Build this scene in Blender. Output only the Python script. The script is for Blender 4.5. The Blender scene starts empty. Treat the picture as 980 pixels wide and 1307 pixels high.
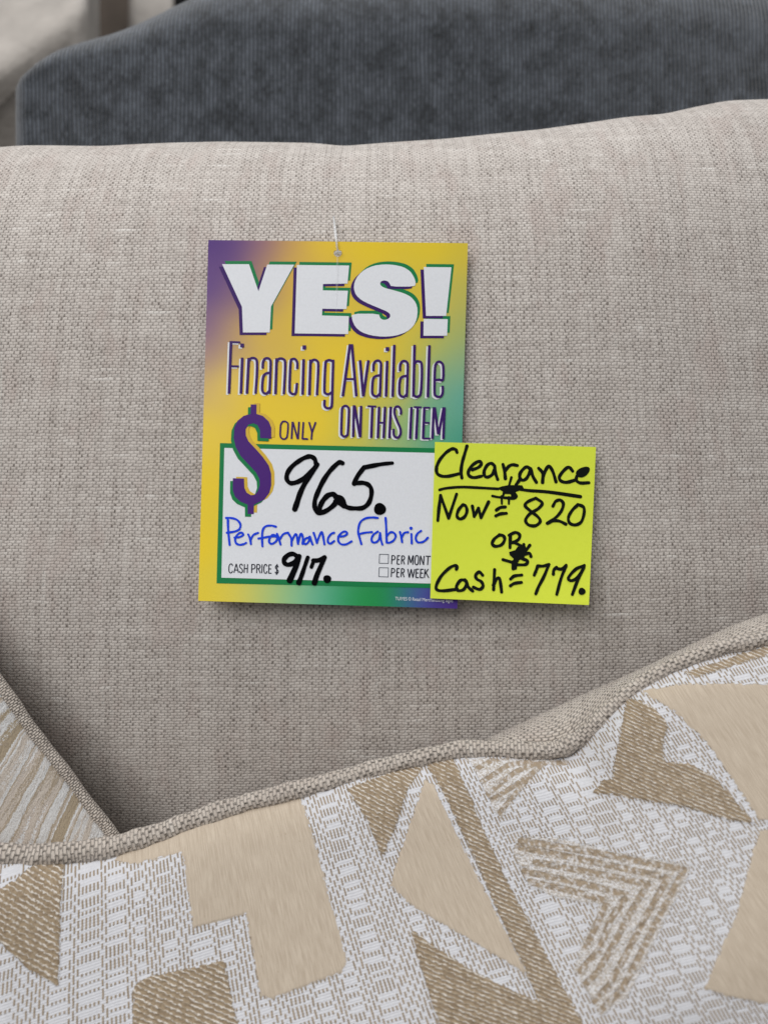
import bpy, math, random
import numpy as np
from mathutils import Vector, Matrix
from mathutils.geometry import delaunay_2d_cdt

random.seed(4)
RNG = np.random.default_rng(7)
SC = bpy.context.scene
COL = SC.collection

# ------------------------------------------------------------------ camera
TH = math.radians(32)            # the cushion leans back, the camera looks down square to it
HF = math.radians(50)
D = 0.40                         # camera to tag, metres
F = 490 / math.tan(HF / 2)       # focal length in photograph pixels
O = np.array([0, 0, 0.62])
RIGHT = np.array([1.0, 0, 0])
UP = np.array([0, math.sin(TH), math.cos(TH)])
OUT = np.array([0, -math.cos(TH), math.sin(TH)])


def W(P):                        # sofa-back frame (x right, y up the cushion, z out of it) -> world
    P = np.asarray(P, float)
    return O + P[..., 0:1] * RIGHT + P[..., 1:2] * UP + P[..., 2:3] * OUT


def FP(px, py, z):               # a place seen in the photograph, z metres out of the cushion plane
    px, py, z = np.broadcast_arrays(np.asarray(px, float), np.asarray(py, float), np.asarray(z, float))
    d = D - z
    return np.stack([(px - 490) / F * d, (653.5 - py) / F * d, z], -1)


cam = bpy.data.cameras.new('camera')
cam_o = bpy.data.objects.new('camera', cam)
COL.objects.link(cam_o)
cam.sensor_fit = 'HORIZONTAL'
cam.sensor_width = 36
cam.lens = 18 / math.tan(HF / 2)
cam.clip_start = 0.01
cam.clip_end = 60
cam_o.location = O + OUT * D
cam_o.rotation_euler = (math.pi / 2 - TH, 0, 0)
cam.dof.use_dof = True
cam.dof.focus_distance = D - 0.012
cam.dof.aperture_fstop = cam.lens / 3.9
SC.camera = cam_o

# ------------------------------------------------------------------ world, lamps, exposure
w = bpy.data.worlds.new('World')
SC.world = w
w.use_nodes = True
w.node_tree.nodes['Background'].inputs[0].default_value = (0.93, 0.96, 1.0, 1)
w.node_tree.nodes['Background'].inputs[1].default_value = 0.15


def area(name, loc, target, size, power, color=(1, 1, 1)):
    l = bpy.data.lights.new(name, 'AREA')
    l.shape = 'RECTANGLE'
    l.size, l.size_y = size
    l.energy = power
    l.color = color
    o = bpy.data.objects.new(name, l)
    COL.objects.link(o)
    o.location = loc
    o.rotation_euler = (Vector(target) - Vector(loc)).to_track_quat('-Z', 'Y').to_euler()
    return o


area('ceiling_lamp', (-1.1, -0.75, 2.7), (0, 0, 0.6), (2.4, 1.8), 59, (1.0, 0.985, 0.97))
area('ceiling_lamp', (0.6, 1.2, 2.7), (0, 0.2, 0.6), (2.4, 1.6), 40, (0.97, 0.985, 1.0))
SC.view_settings.view_transform = 'Standard'
SC.view_settings.look = 'None'
SC.view_settings.exposure = 0.0
SC.view_settings.gamma = 1
SC.cycles.use_denoising = True


# ------------------------------------------------------------------ mesh helpers
def link(name, me, mats, parent=None):
    o = bpy.data.objects.new(name, me)
    COL.objects.link(o)
    for m in (mats if isinstance(mats, (list, tuple)) else [mats]):
        me.materials.append(m)
    if parent is not None:
        o.parent = parent
        o.matrix_parent_inverse = Matrix.Translation(-Vector(parent.location))
    return o


def thing(name, label, cat, loc, group=None):
    o = bpy.data.objects.new(name, None)
    COL.objects.link(o)
    o.empty_display_size = 0.02
    o.location = loc
    tag(o, label, cat, group)
    return o


def tag(o, label, cat, group=None):
    o['label'] = label
    o['category'] = cat
    if group:
        o['group'] = group
    return o


def grid(name, P, mats, parent=None, uv=None, attrs=None, col=None, close_u=False, drop=None):
    """P: (n, m, 3) world points."""
    n, m = P.shape[:2]
    idx = np.arange(n * m).reshape(n, m)
    if close_u:
        idx2 = np.vstack([idx, idx[:1]])
    else:
        idx2 = idx
    a, b, c, d = idx2[:-1, :-1], idx2[1:, :-1], idx2[1:, 1:], idx2[:-1, 1:]
    faces = np.stack([a, b, c, d], -1).reshape(-1, 4)
    if drop is not None:
        faces = faces[~drop.reshape(-1)]
    me = bpy.data.meshes.new(name)
    nf = len(faces)
    me.vertices.add(n * m)
    me.vertices.foreach_set('co', P.reshape(-1).astype(np.float32))
    me.loops.add(nf * 4)
    me.loops.foreach_set('vertex_index', faces.reshape(-1).astype(np.int32))
    me.polygons.add(nf)
    me.polygons.foreach_set('loop_start', np.arange(0, nf * 4, 4, dtype=np.int32))
    me.polygons.foreach_set('loop_total', np.full(nf, 4, dtype=np.int32))
    me.polygons.foreach_set('use_smooth', np.ones(nf, dtype=bool))
    me.update(calc_edges=True)
    if uv is not None:
        L = me.uv_layers.new(name='UVMap')
        fl = faces.reshape(-1)
        U = uv.reshape(-1, 2)[fl]
        if close_u:                                   # seam: last ring wraps
            U = U.reshape(-1, 4, 2)
            per = uv[-1, 0, 0] + (uv[1, 0, 0] - uv[0, 0, 0])
            wrap = (faces[:, 1] < faces[:, 0])
            U[wrap, 1, 0] += per
            U[wrap, 2, 0] += per
            U = U.reshape(-1, 2)
        L.data.foreach_set('uv', U.reshape(-1).astype(np.float32))
    for k, v in (attrs or {}).items():
        at = me.attributes.new(k, 'FLOAT', 'POINT')
        at.data.foreach_set('value', v.reshape(-1).astype(np.float32))
    if col is not None:
        at = me.attributes.new('print', 'FLOAT_COLOR', 'POINT')
        c4 = np.ones((n * m, 4), np.float32)
        c4[:, :3] = col.reshape(-1, 3)
        at.data.foreach_set('color', c4.reshape(-1))
    return link(name, me, mats, parent)


def inside(poly, X, Y):
    poly = np.asarray(poly, float)
    r = np.zeros(X.shape, bool)
    j = len(poly) - 1
    for i in range(len(poly)):
        xi, yi = poly[i]
        xj, yj = poly[j]
        if yi != yj:
            c = ((yi > Y) != (yj > Y)) & (X < (xj - xi) * (Y - yi) / (yj - yi) + xi)
            r ^= c
        j = i
    return r


def box_blur(A, k):
    for ax in (0, 1):
        c = np.cumsum(np.pad(A, [(k + 1, k) if i == ax else (0, 0) for i in (0, 1)], mode='edge'), axis=ax)
        n = A.shape[ax]
        hi = np.take(c, np.arange(2 * k + 1, 2 * k + 1 + n), axis=ax)
        lo = np.take(c, np.arange(0, n), axis=ax)
        A = (hi - lo) / (2 * k + 1)
    return A


def soft_noise(shape, k, seed):
    r = np.random.default_rng(seed).standard_normal(shape)
    for _ in range(3):
        r = box_blur(r, k)
    return r / (r.std() + 1e-9)


def interp(x, pts):
    a = np.array(pts, float)
    # smooth (pchip-like) by dense linear then box filter
    xs = np.linspace(a[0, 0], a[-1, 0], 1200)
    ys = np.interp(xs, a[:, 0], a[:, 1])
    k = 9
    yp = np.pad(ys, k, mode='reflect', reflect_type='odd')
    ys = np.convolve(yp, np.ones(2 * k + 1) / (2 * k + 1), 'valid')
    return np.interp(x, xs, ys)


# ------------------------------------------------------------------ node helper
class N:
    def __init__(self, name):
        self.m = bpy.data.materials.new(name)
        self.m.use_nodes = True
        self.t = self.m.node_tree
        self.b = self.t.nodes['Principled BSDF']

    def node(self, kind, **kw):
        n = self.t.nodes.new(kind)
        for k, v in kw.items():
            setattr(n, k, v)
        return n

    def put(self, sock, v):
        if isinstance(v, bpy.types.NodeSocket):
            self.t.links.new(v, sock)
        elif isinstance(v, (tuple, list)):
            sock.default_value = tuple(v) + (1,) if len(v) == 3 and len(sock.default_value) == 4 else v
        else:
            sock.default_value = v

    def M(self, op, a, b=0.0, c=None):
        n = self.node('ShaderNodeMath', operation=op)
        self.put(n.inputs[0], a)
        self.put(n.inputs[1], b)
        if c is not None:
            self.put(n.inputs[2], c)
        return n.outputs[0]

    def mix(self, f, a, b, mode='MIX'):
        n = self.node('ShaderNodeMix', data_type='RGBA', blend_type=mode)
        self.put(n.inputs[0], f)
        self.put(n.inputs[6], a)
        self.put(n.inputs[7], b)
        return n.outputs[2]

    def xyz(self, x, y, z=0.0):
        n = self.node('ShaderNodeCombineXYZ')
        for i, v in enumerate((x, y, z)):
            self.put(n.inputs[i], v)
        return n.outputs[0]

    def white(self, x, y, z=0.0):
        n = self.node('ShaderNodeTexWhiteNoise', noise_dimensions='3D')
        self.put(n.inputs['Vector'], self.xyz(x, y, z))
        return n.outputs[0]

    def noise(self, x, y, z=0.0, scale=1.0, detail=2.0, rough=0.5):
        n = self.node('ShaderNodeTexNoise')
        self.put(n.inputs['Vector'], self.xyz(x, y, z))
        n.inputs['Scale'].default_value = scale
        n.inputs['Detail'].default_value = detail
        n.inputs['Roughness'].default_value = rough
        return n.outputs[0]

    def ramp(self, v, lo, hi, a=0.0, b=1.0):
        n = self.node('ShaderNodeMapRange', interpolation_type='SMOOTHSTEP')
        self.put(n.inputs[0], v)
        for i, q in enumerate((lo, hi, a, b)):
            self.put(n.inputs[i + 1], q)
        return n.outputs[0]

    def uv(self):
        t = self.node('ShaderNodeUVMap', uv_map='UVMap')
        s = self.node('ShaderNodeSeparateXYZ')
        self.t.links.new(t.outputs[0], s.inputs[0])
        return s.outputs[0], s.outputs[1]

    def attr(self, name):
        return self.node('ShaderNodeAttribute', attribute_name=name)

    def bump(self, h, dist, strength=1.0):
        n = self.node('ShaderNodeBump')
        n.inputs['Distance'].default_value = dist
        n.inputs['Strength'].default_value = strength
        self.put(n.inputs['Height'], h)
        self.t.links.new(n.outputs[0], self.b.inputs['Normal'])

    def base(self, c, rough=0.8, spec=0.3, sheen=0.0):
        self.put(self.b.inputs['Base Color'], c)
        self.put(self.b.inputs['Roughness'], rough)
        self.b.inputs['Specular IOR Level'].default_value = spec
        if sheen:
            self.b.inputs['Sheen Weight'].default_value = sheen
            self.b.inputs['Sheen Roughness'].default_value = 0.5
        return self.m


def flat_mat(name, c, rough=0.5, spec=0.12):
    n = N(name)
    g = n.node('ShaderNodeTexCoord')
    s = n.node('ShaderNodeSeparateXYZ')
    n.t.links.new(g.outputs['Object'], s.inputs[0])
    v = n.noise(s.outputs[0], s.outputs[1], s.outputs[2], scale=900, detail=3)
    lo = tuple(x * 0.93 for x in c)
    hi = tuple(min(1, x * 1.05) for x in c)
    n.base(n.mix(v, lo, hi), rough, spec)
    return n.m


def weave_mat(name, light, mid, dark, pink, bumpd=0.00035, contrast=1.0, pale=(0.76, 0.73, 0.69)):
    """heathered linen-look plain weave; the UV map counts yarns"""
    n = N(name)
    u0, v0 = n.uv()
    du = n.M('SUBTRACT', n.noise(u0, v0, 1.0, scale=0.13, detail=5, rough=0.75), 0.5)
    dv = n.M('SUBTRACT', n.noise(u0, v0, 9.0, scale=0.13, detail=5, rough=0.75), 0.5)
    u = n.M('MULTIPLY_ADD', du, 2.0, u0)
    v = n.M('MULTIPLY_ADD', dv, 1.9, v0)
    j = n.M('FLOOR', v)
    fv = n.M('SUBTRACT', n.M('FRACT', v), 0.5)
    # weft bars two yarns long in half-drop rows, the warp dipping between them
    ub = n.M('ADD', n.M('MULTIPLY', u, 0.5), n.M('MULTIPLY', n.M('MODULO', n.M('ABSOLUTE', j), 2.0), 0.5))
    jit = n.M('SUBTRACT', n.white(j, n.M('FLOOR', ub), 12.0), 0.5)
    ub = n.M('MULTIPLY_ADD', jit, 0.20, ub)
    i = n.M('FLOOR', ub)
    iu = n.M('FLOOR', n.M('ADD', u, 0.5))
    xb = n.M('ABSOLUTE', n.M('MULTIPLY', n.M('SUBTRACT', n.M('FRACT', ub), 0.5), 2.0))
    ws = n.noise(n.M('MULTIPLY', iu, 7.31), n.M('MULTIPLY', v, 0.035), 2.0, scale=1.0, detail=2)
    fs = n.noise(n.M('MULTIPLY', u, 0.06), n.M('MULTIPLY', j, 5.17), 5.0, scale=1.0, detail=3, rough=0.6)
    bp = n.M('POWER', n.M('COSINE', n.M('MULTIPLY', fv, math.pi)), 0.55)
    h = n.M('MULTIPLY', n.M('SUBTRACT', 1.0, n.M('POWER', xb, 5.0)), n.M('MULTIPLY_ADD', bp, 0.72, 0.28))
    # colour of each yarn, drifting along it
    cw = n.ramp(n.M('MULTIPLY_ADD', n.white(iu, 1.0), 0.30, n.M('MULTIPLY', ws, 0.8)), 0.34, 0.74)
    cf = n.ramp(n.M('MULTIPLY_ADD', n.white(j, 2.0), 0.14, n.M('MULTIPLY', fs, 1.0)), 0.36, 0.72)
    t = n.M('ADD', n.M('MULTIPLY', cw, 0.31), n.M('ADD', n.M('MULTIPLY', cf, 0.43), n.M('MULTIPLY', n.white(i, j, 6.0), 0.26)))
    c = n.mix(t, mid, light)
    thr = n.M('MULTIPLY', n.M('MAXIMUM', n.ramp(fs, 0.62, 0.72), n.M('MULTIPLY', n.ramp(ws, 0.62, 0.72), n.ramp(xb, 0.5, 0.9))), 0.6)
    c = n.mix(thr, c, pale)
    pk = n.noise(n.M('MULTIPLY', u0, 1.0), n.M('MULTIPLY', v0, 0.45), 7.0, scale=0.09, detail=4, rough=0.6)
    pk = n.ramp(pk, 0.5, 0.68, 0.0, 0.62)
    c = n.mix(pk, c, pink)
    fib = n.noise(n.M('MULTIPLY', u, 0.55), n.M('MULTIPLY', v, 1.5), 4.0, scale=1.6, detail=3, rough=0.7)
    c = n.mix(n.ramp(fib, 0.35, 0.75, 0.0, 0.45), c, light)
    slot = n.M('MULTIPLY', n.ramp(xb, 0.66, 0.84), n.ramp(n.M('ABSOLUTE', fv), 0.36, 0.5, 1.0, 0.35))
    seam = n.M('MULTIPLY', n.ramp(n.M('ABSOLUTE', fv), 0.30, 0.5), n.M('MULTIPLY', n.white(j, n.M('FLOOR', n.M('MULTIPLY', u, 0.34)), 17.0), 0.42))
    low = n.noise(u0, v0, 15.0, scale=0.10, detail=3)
    gap_shade = n.M('MULTIPLY', n.M('MAXIMUM', slot, seam), n.M('MULTIPLY', n.ramp(n.white(i, j, 8.0), 0.0, 1.0, 0.35, contrast), n.M('MULTIPLY', n.ramp(low, 0.3, 0.6, 0.55, 1.05), n.ramp(cw, 0.1, 1.0, 1.0, 0.7))))
    gap_shade = n.M('MULTIPLY', gap_shade, n.M('SUBTRACT', 1.0, n.M('MULTIPLY', thr, 0.8)))
    c = n.mix(gap_shade, c, dark)  # shade in the gaps between yarns, put into the colour
    n.base(c, 0.9, 0.12, 0.18)
    n.bump(n.M('ADD', h, n.M('MULTIPLY', fib, 0.18)), bumpd)
    return n.m


# ------------------------------------------------------------------ materials
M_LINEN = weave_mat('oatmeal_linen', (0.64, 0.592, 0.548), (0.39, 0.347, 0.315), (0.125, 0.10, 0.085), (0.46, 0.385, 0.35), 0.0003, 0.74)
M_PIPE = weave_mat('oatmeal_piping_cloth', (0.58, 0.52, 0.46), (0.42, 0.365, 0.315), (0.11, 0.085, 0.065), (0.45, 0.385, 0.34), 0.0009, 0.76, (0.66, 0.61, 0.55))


def pillow_mat():
    n = N('geometric_jacquard')
    u0, vr = n.uv()
    v0 = n.M('MULTIPLY', vr, 3.0)
    wob = n.M('SUBTRACT', n.noise(u0, v0, 2.0, scale=0.35, detail=2), 0.5)
    u = n.M('MULTIPLY_ADD', wob, 0.35, u0)
    v = n.M('MULTIPLY_ADD', wob, 0.12, vr)
    i = n.M('FLOOR', u)
    fu = n.M('ABSOLUTE', n.M('SUBTRACT', n.M('FRACT', u), 0.5))
    # blocks of seven columns: four share a row pattern, three run on their own in half drop
    blk = n.M('FLOOR', n.M('DIVIDE', i, 7.0))
    inb = n.M('SUBTRACT', i, n.M('MULTIPLY', blk, 7.0))
    single = n.M('GREATER_THAN', inb, n.M('ADD', 0.5, n.M('MULTIPLY', n.white(blk, 4.0), 4.0)))
    grp = n.M('SUBTRACT', 1.0, single)
    alt = n.M('MODULO', n.M('ABSOLUTE', inb), 2.0)
    ph = n.M('ADD', n.M('MULTIPLY', single, n.M('MULTIPLY', alt, 0.5)), n.M('ADD', n.white(blk, 21.0), n.M('MULTIPLY', n.M('SUBTRACT', n.noise(n.M('MULTIPLY', blk, 5.3), n.M('MULTIPLY', v, 0.35), 33.0, scale=1.0, detail=1), 0.5), 1.6)))
    g2 = n.M('ADD', n.M('MULTIPLY', single, n.M('MULTIPLY', i, 1.37)), n.M('MULTIPLY', grp, blk))
    wv = n.M('ADD', v, ph)
    row = n.M('FLOOR', wv)
    fw = n.M('ABSOLUTE', n.M('SUBTRACT', n.M('FRACT', wv), 0.5))
    r = n.white(g2, row, 31.0)
    lg = n.M('ADD', 0.13, n.M('ADD', n.M('MULTIPLY', n.M('GREATER_THAN', r, 0.42), 0.09), n.M('MULTIPLY', n.M('GREATER_THAN', r, 0.66), 0.19)))
    ls = n.M('MULTIPLY_ADD', r, 0.22, 0.24)
    ln = n.M('ADD', n.M('MULTIPLY', grp, lg), n.M('MULTIPLY', single, ls))
    dash = n.M('MULTIPLY', n.ramp(fu, 0.16, 0.27, 1.0, 0.0), n.ramp(n.M('SUBTRACT', fw, ln), -0.03, 0.03, 1.0, 0.0))
    white = n.mix(n.noise(u0, v0, 6.0, scale=1.3, detail=2), (0.52, 0.52, 0.545), (0.66, 0.66, 0.685))
    br = n.noise(u0, v0, 8.0, scale=0.3, detail=2)
    brown = n.mix(br, (0.21, 0.16, 0.11), (0.42, 0.33, 0.235))
    ground = n.mix(dash, white, brown)
    yarn = n.M('COSINE', n.M('MULTIPLY', n.M('SUBTRACT', n.M('FRACT', n.M('MULTIPLY', v, 4.0)), 0.5), math.pi))
    h_g = n.M('MULTIPLY_ADD', yarn, 0.22, n.M('MULTIPLY', dash, -0.45))
    # satin areas: fine lines along the warp
    fine = n.noise(n.M('MULTIPLY', u0, 3.2), n.M('MULTIPLY', v0, 0.16), 3.0, scale=1.0, detail=3, rough=0.6)
    fleck = n.ramp(n.noise(n.M('MULTIPLY', u0, 1.2), n.M('MULTIPLY', v0, 0.55), 13.0, scale=1.0, detail=1), 0.76, 0.80, 0.0, 0.45)
    satin = n.mix(n.ramp(fine, 0.3, 0.72), (0.42, 0.345, 0.265), (0.54, 0.46, 0.365))
    satin = n.mix(fleck, satin, (0.30, 0.23, 0.16))
    # twill areas: slanting brown floats with pale ticks between
    d = n.M('ADD', n.M('MULTIPLY', u, 0.55), n.M('MULTIPLY', v, -1.9))
    dd = n.M('ADD', d, n.M('MULTIPLY', n.M('SUBTRACT', n.noise(u0, v0, 15.0, scale=0.8, detail=2), 0.5), 0.9))
    band = n.M('COSINE', n.M('MULTIPLY', n.M('SUBTRACT', n.M('FRACT', dd), 0.5), math.pi))
    tick = n.noise(n.M('MULTIPLY', n.M('FLOOR', dd), 3.3), n.M('ADD', n.M('MULTIPLY', u, 0.75), n.M('MULTIPLY', v, 0.7)), 17.0, scale=1.0, detail=1)
    pale = n.M('MULTIPLY', n.ramp(band, 0.35, 0.62, 1.0, 0.0), n.ramp(tick, 0.42, 0.54, 0.12, 1.0))
    loop0 = n.noise(u0, v0, 29.0, scale=1.1, detail=2)
    tb = n.mix(n.noise(u0, v0, 19.0, scale=0.45, detail=3, rough=0.7), (0.17, 0.12, 0.075), (0.42, 0.325, 0.215))
    twill = n.mix(n.M('MULTIPLY', n.ramp(band, 0.75, 1.0), n.ramp(loop0, 0.4, 0.65, 0.0, 0.5)), tb, (0.145, 0.10, 0.06))
    twill = n.mix(pale, twill, (0.66, 0.61, 0.55))
    # striped areas: nubby brown dashes and white loops
    loop = n.noise(u0, v0, 23.0, scale=1.9, detail=2)
    nub = n.noise(n.M('MULTIPLY', u, 0.9), n.M('MULTIPLY', v, 0.9), 25.0, scale=1.0, detail=1)
    cbrown = n.mix(nub, (0.22, 0.165, 0.11), (0.40, 0.31, 0.215))
    cwhite = n.mix(n.ramp(loop, 0.36, 0.62), (0.40, 0.345, 0.285), (0.66, 0.65, 0.655))
    st = n.attr('stripe').outputs['Fac']
    zone = n.attr('stripe_zone').outputs['Fac']
    nub2 = n.noise(n.M('MULTIPLY', u, 0.8), n.M('MULTIPLY', v0, 0.62), 27.0, scale=1.0, detail=1)
    wst = n.M('ADD', st, n.M('MULTIPLY', n.M('SUBTRACT', loop, 0.5), 1.0))
    stm = n.M('MULTIPLY', n.ramp(wst, 0.38, 0.55), n.ramp(nub2, 0.36, 0.56, 0.15, 0.95))
    chev = n.mix(stm, cwhite, cbrown)
    # woven edges are ragged
    rag = n.M('MULTIPLY', n.M('SUBTRACT', n.white(i, n.M('FLOOR', n.M('MULTIPLY', v, 4.0)), 41.0), 0.5), 0.75)

    def edge(name):
        return n.ramp(n.M('ADD', n.attr(name).outputs['Fac'], rag), 0.42, 0.58)
    s, t, z = edge('satin'), edge('twill'), edge('stripe_zone')
    c = n.mix(z, ground, chev)
    c = n.mix(t, c, twill)
    c = n.mix(s, c, satin)
    h = n.M('MULTIPLY', h_g, n.M('SUBTRACT', 1.0, n.M('MAXIMUM', s, n.M('MAXIMUM', t, z))))
    h = n.M('ADD', h, n.M('MULTIPLY', z, n.M('MULTIPLY_ADD', loop, 1.3, n.M('MULTIPLY', stm, 0.4))))
    h = n.M('ADD', h, n.M('MULTIPLY', t, n.M('MULTIPLY_ADD', band, 0.75, 0.5)))
    h = n.M('ADD', h, n.M('MULTIPLY', s, n.M('MULTIPLY_ADD', fine, 0.35, 0.45)))
    n.base(c, 0.75, 0.25, 0.1)
    n.bump(h, 0.00045)
    return n.m


def stripe_pillow_mat():
    n = N('striped_chenille')
    u0, v0 = n.uv()                                   # u along the edge, v in from it (mm)
    wob = n.M('SUBTRACT', n.noise(u0, v0, 1.0, scale=0.07, detail=3, rough=0.6), 0.5)
    uu = n.M('MULTIPLY_ADD', wob, 3.5, u0)
    band = n.noise(uu, n.M('MULTIPLY', v0, 0.04), 4.0, scale=0.125, detail=1, rough=0.5)
    fuzz = n.noise(u0, v0, 6.0, scale=1.6, detail=3, rough=0.65)
    thread = n.noise(n.M('MULTIPLY', uu, 1.0), n.M('MULTIPLY', v0, 0.18), 8.0, scale=1.2, detail=2)
    r = n.node('ShaderNodeValToRGB')
    n.put(r.inputs[0], n.M('MULTIPLY_ADD', n.M('SUBTRACT', fuzz, 0.5), 0.17, band))
    cr = r.color_ramp
    cr.interpolation = 'EASE'
    cols = [(0.0, (0.50, 0.43, 0.36)), (0.33, (0.52, 0.46, 0.40)), (0.37, (0.62, 0.61, 0.60)), (0.45, (0.64, 0.64, 0.64)),
            (0.47, (0.36, 0.29, 0.21)), (0.50, (0.40, 0.33, 0.25)), (0.53, (0.56, 0.50, 0.44)), (0.575, (0.5, 0.43, 0.37)),
            (0.59, (0.66, 0.66, 0.66)), (0.65, (0.68, 0.68, 0.68)), (0.66, (0.36, 0.29, 0.20)), (1.0, (0.5, 0.42, 0.34))]
    cr.elements[0].position, cr.elements[0].color = cols[0][0], cols[0][1] + (1,)
    cr.elements[1].position, cr.elements[1].color = cols[-1][0], cols[-1][1] + (1,)
    for p, c in cols[1:-1]:
        e = cr.elements.new(p)
        e.color = c + (1,)
    c = n.mix(n.M('ADD', n.ramp(thread, 0.36, 0.5, 0.22, 0.0), n.ramp(fuzz, 0.3, 0.5, 0.35, 0.0)), r.outputs[0], (0.30, 0.25, 0.20))
    n.base(c, 0.9, 0.15, 0.2)
    n.bump(n.M('ADD', n.M('MULTIPLY', band, 0.8), n.M('MULTIPLY', n.M('ADD', thread, n.M('ADD', n.noise(n.M('MULTIPLY', u0, 0.5), v0, 12.0, scale=1.5, detail=2), fuzz)), 0.6)), 0.0006)
    return n.m


def grey_mat():
    n = N('grey_chenille')
    u0, v0 = n.uv()
    du = n.M('SUBTRACT', n.noise(u0, v0, 1.0, scale=0.05, detail=2), 0.5)
    u = n.M('MULTIPLY_ADD', du, 1.4, u0)
    rib = n.M('COSINE', n.M('MULTIPLY', n.M('SUBTRACT', n.M('FRACT', u), 0.5), math.pi))
    i = n.M('FLOOR', u)
    al = n.noise(n.M('MULTIPLY', i, 3.7), n.M('MULTIPLY', v0, 0.5), 3.0, scale=1.0, detail=3, rough=0.65)
    mot = n.noise(n.M('MULTIPLY', u0, 1.0), n.M('MULTIPLY', v0, 0.8), 5.0, scale=0.17, detail=5, rough=0.68)
    t = n.M('ADD', n.M('MULTIPLY', al, 0.50), n.M('MULTIPLY', mot, 0.80))
    c = n.mix(n.ramp(t, 0.38, 0.92), (0.011, 0.0135, 0.017), (0.103, 0.117, 0.141))
    c = n.mix(n.ramp(rib, 0.2, 0.8, 0.8, 0.0), c, (0.006, 0.008, 0.010))
    n.base(c, 0.85, 0.15, 0.5)
    n.bump(n.M('ADD', rib, n.M('MULTIPLY', al, 0.7)), 0.0006)
    return n.m


M_GREY = grey_mat()
M_GREEN = flat_mat('printed_green', (0.012, 0.215, 0.07), 0.42)
M_PURPLE = flat_mat('printed_purple', (0.075, 0.02, 0.19), 0.42)
M_DKPURPLE = flat_mat('printed_deep_purple', (0.045, 0.013, 0.13), 0.42)
M_GOLD = flat_mat('printed_gold', (0.70, 0.47, 0.06), 0.42)
M_WHITE = flat_mat('printed_white', (0.79, 0.81, 0.85), 0.42)
M_PRINT = flat_mat('printed_dark_ink', (0.02, 0.022, 0.035), 0.45)
M_BOXINK = flat_mat('printed_grey_ink', (0.10, 0.11, 0.14), 0.45)
M_BLACK = flat_mat('black_marker', (0.002, 0.002, 0.003), 0.5, 0.03)
M_SOFTBLACK = flat_mat('black_marker_on_note', (0.006, 0.008, 0.006), 0.6, 0.06)
M_BLUE = flat_mat('blue_marker', (0.008, 0.055, 0.74), 0.4)


def card_mat():
    n = N('printed_rainbow_card')
    a = n.attr('print')
    g = n.node('ShaderNodeTexCoord')
    n.base(a.outputs['Color'], 0.42, 0.14)
    return n.m


def note_mat():
    n = N('lime_note_paper')
    u, v = n.uv()
    f = n.noise(u, v, 0.0, scale=28, detail=4, rough=0.6)
    n.base(n.mix(f, (0.69, 0.79, 0.055), (0.73, 0.83, 0.07)), 0.75, 0.2)
    n.bump(f, 0.00006)
    return n.m


M_CARD, M_NOTE = card_mat(), note_mat()

# ------------------------------------------------------------------ back cushion
TOP = [(-300, 190), (0, 190), (30, 187), (65, 186), (135, 186), (165, 184), (220, 181), (280, 179), (340, 180), (400, 181), (440, 185), (490, 181),
       (570, 176), (630, 170), (690, 165), (760, 156), (800, 150), (850, 146), (890, 137), (930, 129), (980, 127), (1060, 130), (1300, 150)]


def slab_profile(ang, H, Y0, zr, p):
    """front face and roll-over of a stuffed cushion: ang 0..pi (front, top, back)"""
    s = np.sin(np.clip(ang, 0, np.pi))
    y = Y0 + (H - Y0) * s ** (2.0 / p)
    return y


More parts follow.
